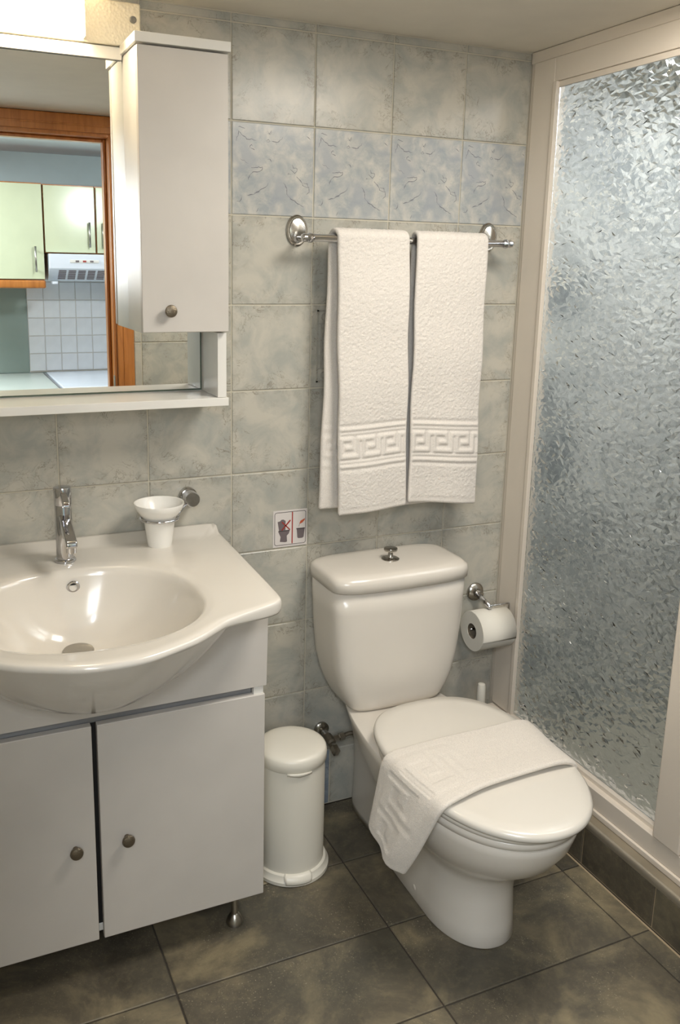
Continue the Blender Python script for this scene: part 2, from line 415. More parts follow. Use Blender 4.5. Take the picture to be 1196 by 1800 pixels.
for nm, lo, hi in (('jamb', (DR, YF-.14, 0), (DR+.03, YF+.004, DT+.03)), ('jamb', (DL-.03, YF-.14, 0), (DL, YF+.004, DT+.03)), ('head', (DL, YF-.14, DT), (DR, YF+.004, DT+.03)),
                   ('casing', (DR+.012, YF-.0, 0), (DR+CW, YF+.016, H-.001)), ('casing', (DL-CW, YF-.0, 0), (DL-.012, YF+.016, H-.001)),
                   ('casing', (DL-.012, YF-.0, DT+.012), (DR+.012, YF+.016, H-.002)),
                   ('door_stop', (DR-.012, YF-.09, 0), (DR, YF-.05, DT)), ('door_stop', (DL, YF-.09, DT-.012), (DR-.012, YF-.05, DT)),
                   ('casing_bead', (DR+.034, YF+.016, 0), (DR+.040, YF+.019, H-.05)), ('casing_bead', (DL, YF+.016, DT+.034), (DR+.034, YF+.019, DT+.040)),
                   ('casing', (DR+.012, YF-.156, 0), (DR+CW, YF-.14, H-.001)), ('casing', (DL-.012, YF-.156, DT+.012), (DR+.012, YF-.14, H-.002))):
    box(nm, lo, hi, 'wood', dr, bevel=.003)
box('hinge', (DR-.002, YF-.02, .88), (DR+.001, YF+.0055, .97), 'steel', dr, bevel=.0005)
under(dr)
# floor
fl = tag(box('floor', (XL-.1, YF-.14, -.06), (.74, .003, -.003), 'grout_dark', bevel=0), kind='structure')
fus = [XL, .195-.4767*2, .195-.4767, .195, .672, .7262]; fvs = [-1.74, -1.639, -1.410, -1.181, -.9519, -.7228, -.4937, -.2646, -.0355, -.034]
fus = [x for x in fus if x >= XL]
lay(fl, fus, fvs, lambda u, v: ((u, v, 0), (0, 0, 0)), 'slate', gap=.0035, jit=.0001)
# kerb of the shower
kb = tag(box('trim_2', (.730, YF, 0), (.86, -.0355, .120), 'grout_tan', bevel=0), kind='structure')
lay(kb, [-1.599, -1.410, -1.181, -.9519, -.7228, -.4937, -.2646, -.0375], [.003, .106], lambda u, v: ((.7268, u, v), (PI/2, 0, -PI/2)), 'slate', gap=.0042, d=.0032)
box('kerb_top', (.735, YF, .1185), (.858, -.0362, .1215), 'sill', kb, bevel=.0005)
q = [(.7262, .106)]+[(.7350-.0088*math.cos(a), .1120+.0105*math.sin(a)) for a in np.linspace(0, PI/2, 7)]+[(.7375, .106)]
MT['trim'] = plain('satin_trim', (182, 174, 158), .35, metal=.7)
v = [(x, YF+.001, z) for x, z in q]+[(x, -.037, z) for x, z in q]; n = len(q)
fix_normals(mesh('metal_edge_trim', v, [tuple(range(n)), tuple(range(2*n-1, n-1, -1))]+[(i, i+n, (i+1) % n+n, (i+1) % n) for i in range(n)], 'trim', kb, smooth=False))
box('sealant', (.7215, YF+.001, -.001), (.7262, -.037, .0012), 'grout_tan', kb, bevel=0)
# shower cell behind the glass
tag(box('wall_shower_right', (1.55, YF, 0), (1.65, 0, H), 'shower_wall', bevel=0), kind='structure')
tag(box('wall_shower_back', (.86, -.02, 0), (1.55, .001, H), 'shower_wall', bevel=0), kind='structure')
tag(box('floor_shower', (.86, YF, .0), (1.55, -.02, .06), 'tray', bevel=0), kind='structure')

# ---------------------------------------------------------------- kitchen seen in the mirror
KY = -2.95
kf = tag(box('floor_kitchen', (-1.7, KY, -.06), (1.3, YF-.141, -.001), 'slate', bevel=0), kind='structure')
kw = tag(box('wall_kitchen', (-1.7, KY-.1, 0), (1.3, KY, H), 'kitchen_wall', bevel=0), kind='structure')
tag(box('wall_kitchen_left', (-1.8, KY, 0), (-1.7, YF-.12, H), 'kitchen_wall', bevel=0), kind='structure')
tag(box('wall_kitchen_right', (1.3, KY, 0), (1.4, YF-.12, H), 'kitchen_wall', bevel=0), kind='structure')
tag(box('ceiling_kitchen', (-1.8, KY-.1, H), (1.4, YF-.121, H+.08), 'kitchen_ceiling', bevel=0), kind='structure')
kg = box('grout_field', (-.145, KY, .83), (.75, KY+.004, 1.46), 'white_paint', kw, bevel=0)
lay(kw, [-.145+.0825*i for i in range(0, 10)], [.835+.0935*i for i in range(0, 6)]+[1.395], lambda u, v: ((u, KY+.008, v), FACE_BACK), 'kitchen_tile', gap=.0035, d=.004)
def bar_handle(parent, x, y, z0, z1):
    h = tube('handle', [(x, y+.022, z0), (x, y+.022, z1)], .005, 'steel', parent, 8)
    for z in (z0+.015, z1-.015):
        tube('post', [(x, y-.001, z), (x, y+.022, z)], .0035, 'steel', h, 6)
def kcab(x0, x1, z0, z1, hx, hz0, hz1, label, valance=False):
    r = empty('kitchen_cabinet', (0, 0, 0), label, 'cabinet', 'kitchen cabinets reflected in the mirror')
    box('carcass', (x0, KY+.012, z0), (x1, -2.655, z1), 'wood', r, bevel=.001)
    box('door', (x0+.003, -2.654, z0+.004), (x1-.003, -2.636, z1-.006), 'kitchen_door', r, bevel=.002)
    bar_handle(r, hx, -2.636, hz0, hz1)
    if valance: box('light_valance', (x0, -2.66, z0-.04), (x1, -2.632, z0-.001), 'wood', r, bevel=.008)
    return r
kcab(-.60, -.083, 1.318, 1.775, -.128, 1.356, 1.478, 'tall pale green kitchen cabinet with wooden valance left in mirror', True)
kcab(-.080, .166, 1.448, 1.772, .133, 1.478, 1.598, 'short pale green kitchen cabinet above the white extractor hood in mirror')
kcab(.169, .55, 1.448, 1.772, .200, 1.478, 1.598, 'pale green kitchen cabinet cut off by door frame in mirror')
box_h = empty('range_hood', (0, 0, 0), 'white extractor hood under the kitchen cabinets in the mirror', 'hood')
v = [(x, y, z) for x in (-.068, .50) for y, z in ((KY+.012, 1.445), (-2.60, 1.445), (-2.60, 1.375), (-2.68, 1.315), (KY+.012, 1.315))]
fix_normals(mesh('body', v, [(0, 1, 2, 3, 4), (9, 8, 7, 6, 5)]+[(i, (i+1) % 5, (i+1) % 5+5, i+5) for i in range(5)], 'enamel', box_h, bevel=.003))
box('control_strip', (.03, -2.600, 1.404), (.17, -2.596, 1.418), 'white_edge', box_h, bevel=.001)
for i, c in enumerate((.065, .10, .135)): box('switch', (c-.008, -2.5965, 1.407), (c+.008, -2.593, 1.415), 'st_grey' if i != 1 else 'st_red', box_h, bevel=.0005)
dx, dz = (-2.68+2.60), (1.315-1.375); L = math.hypot(dx, dz); nx, nz = -dz/L, dx/L
gv = []; gf = []
for i in range(11):
    for j in range(6):
        x0 = -.022+i*.047; t0 = .14+j*.13
        p0 = (-2.60+dx*t0, 1.375+dz*t0); p1 = (-2.60+dx*(t0+.07), 1.375+dz*(t0+.07)); e = .0012
        n = len(gv)
        gv += [(x0, p0[0]+.0010, p0[1]-e), (x0+.036, p0[0]+.0010, p0[1]-e), (x0+.036, p1[0]+.0010, p1[1]-e), (x0, p1[0]+.0010, p1[1]-e),
               (x0, p0[0]-.003, p0[1]+.003), (x0+.036, p0[0]-.003, p0[1]+.003), (x0+.036, p1[0]-.003, p1[1]+.003), (x0, p1[0]-.003, p1[1]+.003)]
        gf += [tuple(a+n for a in q_) for q_ in ((0, 1, 2, 3), (7, 6, 5, 4), (0, 4, 5, 1), (1, 5, 6, 2), (2, 6, 7, 3), (3, 7, 4, 0))]
mesh('grille', gv, gf, 'st_grey', box_h)
box('bracket', (-.055, -2.668, 1.300), (-.03, -2.60, 1.312), 'enamel', box_h, bevel=.002)
box('splash_panel', (-1.2, KY, .83), (-.150, KY+.004, 1.31), 'panel_green', kw, bevel=0)
kc = tag(box('worktop', (-1.2, KY+.004, .79), (-.083, -2.30, .828), 'worktop', bevel=.003), 'pale grey kitchen worktop seen low in the mirror', 'worktop')
st = empty('cooker', (0, 0, 0), 'white enamelled cooker top beside the worktop in the mirror', 'cooker')
box('body', (-.068, -2.90, 0), (.50, -2.32, .80), 'enamel', st, bevel=.004)
box('hob_lid', (-.066, -2.93, .802), (.50, -2.31, .832), 'enamel', st, bevel=.006)
box('edge_strip', (-.079, -2.93, .70), (-.070, -2.31, .826), 'alu', st, bevel=.001)
bc = tag(box('base_cabinet', (-1.2, KY+.004, 0), (-.083, -2.34, .789), 'kitchen_door', bevel=.003), 'pale green base cabinet under the grey kitchen worktop', 'cabinet')

# ---------------------------------------------------------------- mirror cabinet
MY = -.02; FY = -.138
mc = empty('mirror_cabinet', (0, 0, 0), 'white framed wall mirror with a narrow cabinet at its right', 'mirror')
mx0, mx1 = -.75, -.058
box('backboard', (mx0+.004, -.016, 1.116), (mx1-.004, -.001, 1.822), 'white_edge', mc, bevel=0)
box('mirror_glass', (mx0+.024, MY, 1.138), (mx1-.024, MY+.004, 1.815), 'mirror', mc, bevel=0)
box('glass_edge', (mx0+.021, MY+.0005, 1.1345), (mx1-.021, MY+.0037, 1.8155), 'mirror_rim', mc, bevel=0)
box('side_panel', (mx1-.020, FY, 1.1335), (mx1, -.001, 1.272), 'white_edge', mc, bevel=.001)
box('side_panel', (mx0, FY, 1.1335), (mx0+.020, -.001, 1.822), 'white_edge', mc, bevel=.001)
box('bottom_shelf', (mx0-.003, FY-.003, 1.115), (mx1+.004, -.001, 1.133), 'white_edge', mc, bevel=.001)
box('top_rail', (mx0+.02, MY-.008, 1.816), (-.243, -.001, 1.840), 'white_edge', mc, bevel=.001)
box('cabinet_body', (-.241, FY, 1.274), (mx1, -.001, 1.824), 'white_edge', mc, bevel=.001)
cd = box('cabinet_door', (-.242, FY-.0185, 1.276), (mx1-.001, FY-.0015, 1.822), 'white_paint', mc, bevel=.0015)
def knob(parent, p, ax=(0, -1, 0)):
    return lathe('knob', [(.005, -.001), (.0045, .006), (.006, .010), (.0115, .013), (.0128, .017), (.0115, .0205), (.007, .0225), (.0015, .0228)], p, ax, 'pewter', parent, 24)
knob(cd, (-.187, FY-.0185, 1.320))
box('top_panel', (-.247, FY-.024, 1.8255), (mx1+.003, -.001, 1.844), 'white_edge', mc, bevel=.001)
# lamp over the mirror
lm = empty('mirror_lamp', (0, 0, 0), 'warm glowing wall lamp with pebbled panel above the mirror', 'lamp')
box('panel', (-.61, -.034, 1.842), (-.204, -.001, 1.925), 'pebbled', lm, bevel=.004)
v, f = boxdata((-.492, -.062, 1.847), (-.322, -.0345, 1.922))
mesh('glowing_cover', v, f, 'lamp_glow', lm, bevel=.006, seg=3)
for xx in (-.4965, -.3212): box('end_cap', (xx, -.0635, 1.8455), (xx+.0035, -.0345, 1.9235), 'pebbled', lm, bevel=.0008)
lathe('fixing_cap', [(.007, 0), (.007, .002), (.005, .0035)], (-.220, -.034, 1.893), (0, -1, 0), 'screw', lm, 20)

# ---------------------------------------------------------------- vanity
VX0, VX1, VY = -.752, -.064, -.40; GX = -.407
va = empty('vanity_cabinet', (GX, -.2, 0), 'white two door vanity cabinet on metal feet under the washbasin', 'cabinet')
Z0, Z1 = .095, .562
box('side', (VX1-.018, VY+.019, Z0), (VX1, -.037, .752), 'white_edge', va)
box('side', (VX0, VY+.019, Z0), (VX0+.018, -.037, .752), 'white_edge', va)
box('bottom', (VX0+.018, VY+.019, Z0+.003), (VX1-.018, -.037, Z0+.02), 'white_edge', va)
box('divider', (GX-.009, VY+.021, Z0+.02), (GX+.009, -.10, .56), 'dark', va, bevel=0)  # near-black, so the shade between the doors is in its colour
def arch(x):   # height of the bowl where it meets the apron
    u = min(1, abs(x-GX)/.262); return min(.752, .610+.160*(u**2.2)) if u < 1 else .752
xs = np.concatenate([np.linspace(VX0, GX-.262, 6), np.linspace(GX-.26, GX+.26, 60), np.linspace(GX+.262, VX1+.006, 6)])
pts = [(x, min(.752, arch(x))) for x in xs]
poly('apron', [(VX1+.003, .58), (VX0, .58)]+pts, VY, VY+.018, 'white_paint', va)
box('slot_profile', (VX0+.018, VY+.016, .560), (-.088, VY+.03, .582), 'alu', va, bevel=.001)
box('slot_end', (-.087, VY+.004, .560), (VX1-.002, VY+.018, .5815), 'white_edge', va, bevel=.001)
for a, b, kx in ((GX+.004, VX1, -.353), (VX0, GX-.006, -.452)):
    d = box('door', (a, VY-.001, Z0), (b, VY+.016, Z1), 'white_paint', va, bevel=.0018)
    knob(d, (kx, VY-.001, .312))
for x in (-.113, -.70):
    for y in (-.352, -.09):
        g = lathe('foot', [(.0185, 0), (.019, .004), (.0170, .010), (.0100, .023), (.0075, .025), (.0072, Z0+.003)], (x, y, 0), (0, 0, 1), 'steel', va, 24)
        g.name = 'leg'
# drop cabinet into its own coordinates
under(va)

# ---------------------------------------------------------------- washbasin
wbn = empty('washbasin', (GX, -.3, .8), 'glazed white washbasin with a bowed front and oval bowl', 'washbasin')
half = [(0, .647), (.035, .645), (.068, .637), (.105, .621), (.147, .600), (.185, .572), (.214, .549), (.238, .537), (.265, .526), (.295, .515), (.325, .502), (.341, .488), (.3465, .468),
        (.349, .42), (.352, .34), (.356, .22), (.359, .12), (.362, .03), (.361, .006), (.355, .0015), (.30, .0012), (.2, .0012), (.1, .0012), (.0, .0012)]
hp = spline([(x, y, 0) for x, y in half[:19]], 220)[:, :2]
hp = np.vstack([hp, [(x, .0012) for x in np.linspace(.355, 0, 40)]])
full = np.vstack([[(-x, y) for x, y in hp[::-1]], hp[1:]])
# resample by angle round the bowl centre
C0 = np.array([0, .385]); dd = full-C0; ang = np.arctan2(dd[:, 1], dd[:, 0]); rad = np.hypot(dd[:, 0], dd[:, 1])
o_ = np.argsort(ang); ang, rad = ang[o_], rad[o_]
NT_ = 240; th = np.linspace(-PI, PI, NT_, endpoint=False)
R0 = np.interp(th, np.r_[ang-2*PI, ang, ang+2*PI], np.r_[rad, rad, rad])
cs, sn = np.cos(th), np.sin(th)
def outline(inset=0): r = R0-inset; return r*cs, C0[1]+r*sn
def sup(a, b, n, c): # superellipse radius
    r = 1/((np.abs(cs)/a)**n+(np.abs(sn)/b)**n)**(1/n); return r
def ring(xy, z):
    x, y = xy; y = np.maximum(y, .0012); zz = z if hasattr(z, '__len__') else np.full(len(x), z)
    return [(GX+a, -b, c) for a, b, c in zip(x, y, zz)]
def deckz(y, base): # raised ridge against the wall
    t = np.clip((.040-y)/.014, 0, 1); t = t*t*(3-2*t); return base+.012*t
rings = []
RB = np.where(sn > 0, sup(.212, .192, 2.2, 0), sup(.212, .212, 2.3, 0))
# underside from bottom centre outwards
FR = np.clip((sn-.25)/.45, 0, 1); FR = FR*FR*(3-2*FR)
RU = np.minimum(R0-.008+.004*FR, sup(.262, .262, 2.1, 0))
ub = []
for s in (.12, .3, .5, .65, .78, .88, .95, 1.0):
    cy = C0[1]-.0*(1-s); x = RU*s*cs; y = cy+RU*s*sn; ub.append(ring((x, y), .770+.014*FR*s-.165*(1-s**2.2)))
rings += ub
rings.append(ring(outline(.0035-.001*FR), .772+.014*FR)); rings.append(ring(outline(.0012), .7765+.0115*FR)); rings.append(ring(outline(0), .782+.008*FR))
x, y = outline(0); rings.append(ring((x, y), deckz(y, .793)))
x, y = outline(.0015); rings.append(ring((x, y), deckz(y, .7975)))
x, y = outline(.005); rings.append(ring((x, y), deckz(y, .7997)))
x, y = outline(.020); rings.append(ring((x, y), deckz(y, .8)))
for t in (.15, .3, .45, .6, .75, .9):
    r = (R0-.02)*(1-t)+(RB+.012)*t; y = C0[1]+r*sn; rings.append(ring((r*cs, y), deckz(y, .8-.002*t)))
for t, z in ((RB+.005, .7965), (RB+.001, .7945), (RB-.003, .7910)):
    rings.append(ring((t*cs, C0[1]+t*sn), z))
for s in np.concatenate([[.965, .93, .89, .84], np.linspace(.78, .14, 12)]):
    cy = C0[1]-.125*(1-s)**1.0; r = (RB-.003)*s
    rings.append(ring((r*cs, cy+r*sn), .650+.1410*(s**2.5)))
bs = rings_mesh('basin', rings, 'ceramic', wbn, smooth=True); fix_normals(bs)
lathe('drain_plug', [(.030, 0), (.031, .003), (.029, .006), (.012, .0075), (.002, .007)], (GX-.004, -.262, .6525), (0, 0, 1), 'steel', wbn, 32)
ov = lathe('overflow_ring', [(.0135, -.003), (.0135, .003), (.011, .005), (.0085, .0045), (.0078, .0), (.0078, -.002)], (GX+.002, -.182, .760), (0, -.93, .36), 'chrome', wbn, 28, cap0=True, cap1=False)
lathe('overflow_hole', [(.0077, .0), (.0077, .0008)], (GX+.002, -.182, .760), (0, -.93, .36), 'dark', wbn, 20)
under(wbn)

# ---------------------------------------------------------------- mixer tap
tp = empty('mixer_tap', (GX-.003, -.120, .8), 'chrome single lever mixer tap on the washbasin', 'tap')
X, Y = GX-.003, -.120
lathe('base_ring', [(.0225, 0), (.0225, .003), (.0205, .005), (.0185, .006)], (X, Y, .7992), (0, 0, 1), 'chrome', tp, 36)
lathe('body', [(.0175, .004), (.0175, .118), (.0168, .120)], (X, Y, .8), (0, 0, 1), 'chrome', tp, 36)
lv = lathe('lever', [(.0170, .1205), (.0180, .122), (.0185, .155), (.0175, .1585), (.012, .1592)], (X, Y, .8), (0, 0, 1), 'chrome', tp, 36)
poly_ = [(-.014, .152), (-.050, .137), (-.054, .128), (-.048, .126), (-.014, .134)]
v = [(X-.0065, Y+a, .8+b) for a, b in poly_]+[(X+.0065, Y+a, .8+b) for a, b in poly_]; n = 5
fix_normals(mesh('lever_tongue', v, [tuple(range(n)), tuple(range(2*n-1, n-1, -1))]+[(i, i+n, (i+1) % n+n, (i+1) % n) for i in range(n)], 'chrome', tp, bevel=.002))
sp = [(-.010, .104), (-.062, .088), (-.105, .070), (-.108, .058), (-.100, .056), (-.060, .064), (-.012, .072)]
v = [(X-.0115, Y+a, .8+b) for a, b in sp]+[(X+.0115, Y+a, .8+b) for a, b in sp]; n = 7
fix_normals(mesh('spout', v, [tuple(range(n)), tuple(range(2*n-1, n-1, -1))]+[(i, i+n, (i+1) % n+n, (i+1) % n) for i in range(n)], 'chrome', tp, bevel=.004, seg=3))
lathe('aerator', [(.0105, 0), (.0105, .012), (.0095, .013)], (X, Y-.094, .846), (0, 0, 1), 'chrome', tp, 28)
under(tp)

# ---------------------------------------------------------------- tumbler and its wall holder
CX, CY, CZ = -.199, -.088, 0
th_ = empty('tumbler_holder', (0, 0, 0), 'chrome wall ring holding the white tumbler', 'holder')
lathe('wall_disc', [(.0205, 0), (.0205, .012), (.019, .014), (.004, .0142)], (-.110, -.0005, .884), (0, -1, 0), 'chrome_dull', th_, 36)
lathe('boss', [(.0175, .012), (.0175, .046), (.016, .048), (.002, .0482)], (-.110, 0, .884), (0, -1, 0), 'chrome', th_, 36)
RZ = .862; rr = .0415
ringp = [(CX+rr*math.cos(a), CY+rr*math.sin(a), RZ) for a in np.linspace(.15, 2*PI-.15+.3, 49)]
o = tube('ring', ringp, .0032, 'chrome', th_, 10)
tube('arm', [(CX+rr*math.cos(.15), CY+rr*math.sin(.15), RZ), (CX+rr+.012, CY+.022, RZ+.004), (-.124, -.04, .874), (-.114, -.030, .880)], .0036, 'chrome', th_, 10)
cu = lathe('tumbler', [(.003, .0), (.0235, .0), (.0262, .004), (.0285, .02), (.0345, .068), (.0385, .0745), (.0500, .090), (.0555, .103), (.0550, .1055), (.0530, .1045), (.0470, .090), (.0355, .076), (.0310, .066), (.0245, .012), (.002, .009)],
           (CX, CY, .792), (0, 0, 1), 'cup', None, 48)
tag(cu, 'white flared tumbler hanging in the chrome ring', 'tumbler')

# ---------------------------------------------------------------- towel bar
tb = empty('towel_bar', (0, 0, 0), 'chrome towel bar with two oval wall rosettes', 'towel rail')
BY, BZ = -.080, 1.4765
for x in (.158, .688):
    r_ = lathe('rosette', [(.0265, 0), (.0262, .004), (.0235, .007), (.0205, .0065), (.0195, .0085), (.016, .0095), (.002, .0125)], (x, -.0005, 1.494), (0, -1, 0), 'chrome_dull', tb, 48, sx=1, sy=1.35)
    lathe('post', [(.010, .004), (.0105, .009), (.0065, .014), (.0055, .06), (.009, .068), (.010, .08), (.009, .088), (.003, .0925)], (x, 0, BZ), (0, -1, 0), 'chrome', tb, 28)
    s = -1 if x < .4 else 1
    lathe('finial', [(.0075, -.012), (.0105, -.008), (.0115, -.002), (.0085, .003), (.0095, .010), (.008, .015), (.002, .0175)], (x+s*.004, BY, BZ), (s, 0, 0), 'chrome', tb, 28)
tube('bar', [(.155, BY, BZ), (.69, BY, BZ)], .0085, 'chrome', tb, 24)

# ---------------------------------------------------------------- towels
KEY = ["#######", "#.....#", "#.###.#", "#.#.#.#", "#.#...#", "#.#####", "#......"]
def keypat(u, v_):   # u in periods, v in 0..1 downwards
    k = ["######..", ".....#..", ".###.#..", ".#...#..", ".######.", "........"]
    k = ["#####.##", "#...#.#.", "#.###.#.", "#.....#.", "#######."]
    ui = (u % 1)*len(k[0]); vi = v_*len(k); i = int(ui) % len(k[0]); j = min(len(k)-1, max(0, int(vi)))
    return 1.0 if k[j][i] == '#' else 0.0
def blur(a, n=1):
    for _ in range(n):
        a = (a+np.roll(a, 1, 0)+np.roll(a, -1, 0))/3; a = (a+np.roll(a, 1, 1)+np.roll(a, -1, 1))/3
    return a
def cloth(name, G, thick, disp_top, disp_bot, mat, parent=None, fuzz=.0009, thin=None):
    """G: ns x nt x 3 mid surface; builds a closed slab with rounded edges"""
    ns, nt = G.shape[:2]
    ds = np.gradient(G, axis=0); dt = np.gradient(G, axis=1); N = np.cross(dt, ds); N /= np.linalg.norm(N, axis=2, keepdims=True)+1e-12
    T = dt/(np.linalg.norm(dt, axis=2, keepdims=True)+1e-12)
    h = thick/2
    top = G+N*(h+disp_top)[..., None]; bot = G-N*(h+disp_bot)[..., None]
    loops = []
    for e, sgn in ((nt-1, 1), (0, -1)):
        arc = []
        for a in (30, 60, 90, 120, 150):
            a_ = math.radians(a); arc.append(G[:, e]+T[:, e]*sgn*h*math.sin(a_)+N[:, e]*(h*math.cos(a_)))
        loops.append(arc if sgn > 0 else arc[::-1])
    cols = [top[:, j] for j in range(nt)]+loops[0]+[bot[:, j] for j in range(nt-1, -1, -1)]+loops[1]
    V = np.stack(cols, 1); m = V.shape[1]
    if fuzz:
        V = V+rng.normal(0, fuzz, V.shape)
    # ends
    S = ds/(np.linalg.norm(ds, axis=2, keepdims=True)+1e-12)
    c0 = V[0].mean(0); V0 = V[0]*.0+(V[0]+0)
    mid0 = (np.concatenate([G[0], np.repeat(G[0, -1:], 5, 0), G[0, ::-1], np.repeat(G[0, :1], 5, 0)]))
    mid1 = (np.concatenate([G[-1], np.repeat(G[-1, -1:], 5, 0), G[-1, ::-1], np.repeat(G[-1, :1], 5, 0)]))
    e0 = mid0+(V[0]-mid0)*.55-S[0].mean(0)*h*.7; e1 = mid1+(V[-1]-mid1)*.55+S[-1].mean(0)*h*.7
    V = np.concatenate([e0[None], V, e1[None]]); ns2 = ns+2
    verts = V.reshape(-1, 3)
    i = np.arange(ns2-1)[:, None]*m; j = np.arange(m)[None]; j2 = (j+1) % m
    F = np.stack([i+j, i+j2, i+m+j2, i+m+j], -1).reshape(-1, 4)
    # end caps: strips between top and bottom columns
    caps = []
    for base in (0, (ns2-1)*m):
        idx = list(range(m)); a, b = 0, m-1
        topi = list(range(nt)); boti = [nt+5+nt-1-k for k in range(nt)]
        for k in range(nt-1):
            caps.append((base+topi[k], base+topi[k+1], base+boti[k+1], base+boti[k]))
        caps.append((base+nt-1, base+nt, base+nt+1, base+nt+2)); caps.append((base+nt-1, base+nt+2, base+nt+3, base+nt+4)); caps.append((base+nt-1, base+nt+4, base+boti[nt-1], base+nt-1))
        q0 = 2*nt+5
        caps.append((base+boti[0], base+q0, base+q0+1, base+q0+2)); caps.append((base+boti[0], base+q0+2, base+q0+3, base+q0+4)); 
    caps = [c for c in caps if len(set(c)) == 4]
    F = np.concatenate([F, np.array(caps)])
    me = bpy.data.meshes.new(name); me.vertices.add(len(verts)); me.vertices.foreach_set('co', verts.astype(np.float32).ravel())
    me.loops.add(F.size); me.loops.foreach_set('vertex_index', F.ravel().astype(np.int32))
    me.polygons.add(len(F)); me.polygons.foreach_set('loop_start', (np.arange(len(F))*4).astype(np.int32)); me.polygons.foreach_set('loop_total', np.full(len(F), 4, np.int32))
    me.update(calc_edges=True); me.validate()
    o = link(name, me, mat, parent); fix_normals(o); me.shade_smooth()
    return o
def sm(a, b, x): t = np.clip((x-a)/(b-a), 0, 1); return t*t*(3-2*t)
def hanging(name, x0, x1, zf, zf2, zr, yf, drift, rear_dx, label, seed, band=(1.046, .935), rdrift=0):
    """front flap, over the bar, rear flap"""
    g = np.random.default_rng(seed)
    R = .0165; yr = BY+R
    front = [(yf, z) for z in np.arange(zf, BZ+.004, .0021)]
    ys = BY
    arc = []
    for a in np.linspace(0, PI, 22)[1:-1]:
        arc.append((BY-(abs(yf-BY)*math.cos(a) if a < PI/2 else R*math.cos(a)), BZ+.004+R*math.sin(a)*.85))
    rear = [(yr, z) for z in np.arange(BZ+.004, zr, -.0035)]
    path = np.array(front+arc+rear); ns = len(path); nt = 84; nf = len(front)
    tt = np.linspace(0, 1, nt)
    G = np.zeros((ns, nt, 3)); D = np.zeros((ns, nt))
    for i, (y, z) in enumerate(path):
        isf = i < nf+10
        v_ = (z-zf)/(BZ-zf)
        k = min(1, max(0, (i-nf)/20))
        xa = x0+drift*(1-v_)*(1-k)+(rear_dx+rdrift*(1-v_))*k; xb = x1+drift*(1-v_)*(1-k)+(rear_dx*.6)*k
        wob = .0025*np.sin(tt*5+z*9+seed)*(1-min(1, v_*1.0))+.0012*math.sin(z*31+seed)
        G[i, :, 0] = xa+(xb-xa)*tt+.0012*math.sin(z*23+seed)
        G[i, :, 1] = y+wob+(.003*np.sin(tt*PI*2.1+1+seed)*(1-v_))*(1 if isf else -.3)
        G[i, :, 2] = z
        if i < nf: # bottom edge slopes
            G[i, :, 2] = z+(zf2-zf)*tt*(1-v_)
    b0, b1 = band
    bump = np.zeros((ns, nt)); fz = np.ones((ns, nt))
    W = x1-x0
    for i, (y, z) in enumerate(path):
        zz = z
        if b1-.003 < zz < b0+.003:
            base = -.0012
            q_ = (b0-zz)/(b0-b1)
            if q_ < .05: row = np.full(nt, -.0022)
            elif q_ < .13: row = np.full(nt, .0015)
            elif q_ < .17: row = np.full(nt, -.0024)
            elif q_ < .21: row = np.full(nt, .0004)
            elif q_ < .26: row = np.full(nt, -.0024)
            elif q_ < .74: row = np.array([(.0018 if keypat(t*3.0+.05, (q_-.26)/.48) else -.0022) for t in tt])
            elif q_ < .79: row = np.full(nt, -.0024)
            elif q_ < .83: row = np.full(nt, .0004)
            elif q_ < .87: row = np.full(nt, -.0024)
            elif q_ < .95: row = np.full(nt, .0015)
            else: row = np.full(nt, -.0022)
            bump[i] = row; fz[i] = .15
        if abs(zz-(zf if i < nf else zr)) < .012: bump[i] -= .0012; fz[i] = .2
    bump = blur(bump, 1)
    loop = (g.normal(0, 1, (ns, nt))*.6+blur(g.normal(0, 1, (ns, nt)), 1)*1.0)*.0008*fz
    D = bump+loop
    o = cloth(name, G, .012, D, D*.6, 'terry', None, fuzz=.0)
    return tag(o, label, 'towel', 'folded white towels on the rail')
hanging('hanging_towel', .224, .398, .829, .838, .838, -.099, .020, -.006, 'white towel on the rail at left, its rear layer showing', 1, rdrift=-.012)
hanging('hanging_towel', .429, .616, .846, .826, .826, -.099, .006, .006, 'white towel on the rail at right, nearest the shower', 5, band=(1.052, .943))

# ---------------------------------------------------------------- sticker
sg = empty('notice_sticker', (0, 0, 0), 'square notice sticker, toilet crossed out beside a waste bin', 'sticker')
sx, sz, sw, sh = .1525, .7755, .0915, .0945
def rrect(w_, h_, r, n=6):
    p = []
    for cx, cz, a0 in ((w_/2-r, h_/2-r, 0), (-w_/2+r, h_/2-r, 90), (-w_/2+r, -h_/2+r, 180), (w_/2-r, -h_/2+r, 270)):
        for k in range(n+1):
            a = math.radians(a0+90*k/n); p.append((sx+cx+r*math.cos(a), sz+cz+r*math.sin(a)))
    return p
poly('backing', rrect(sw, sh, .001), -.0002, -.0009, 'st_white', sg)
a_, b_ = rrect(sw-.007, sh-.009, .006), rrect(sw-.0095, sh-.0115, .005)
n = len(a_); v = [(x, -.0012, z) for x, z in a_]+[(x, -.0012, z) for x, z in b_]
mesh('border_line', v, [(i, (i+1) % n, (i+1) % n+n, i+n) for i in range(n)], 'st_dgrey', sg)
def flat(name, pts, mat, y=-.0013):  # pts in sticker units 0..1 (x right, z up)
    P = [(sx+(x-.5)*sw, sz+(z-.5)*sh) for x, z in pts]
    return poly(name, P, y, y+.0003, mat, sg)
flat('red_divider', [(.545, .075), (.575, .075), (.575, .94), (.545, .94)], 'st_red')
flat('cistern_picture', [(.13, .70), (.20, .71), (.24, .75), (.30, .75), (.36, .71), (.36, .46), (.17, .46)], 'st_grey')
flat('seat_picture', [(.16, .455), (.48, .455), (.485, .43), (.15, .43)], 'st_dgrey', -.0016)
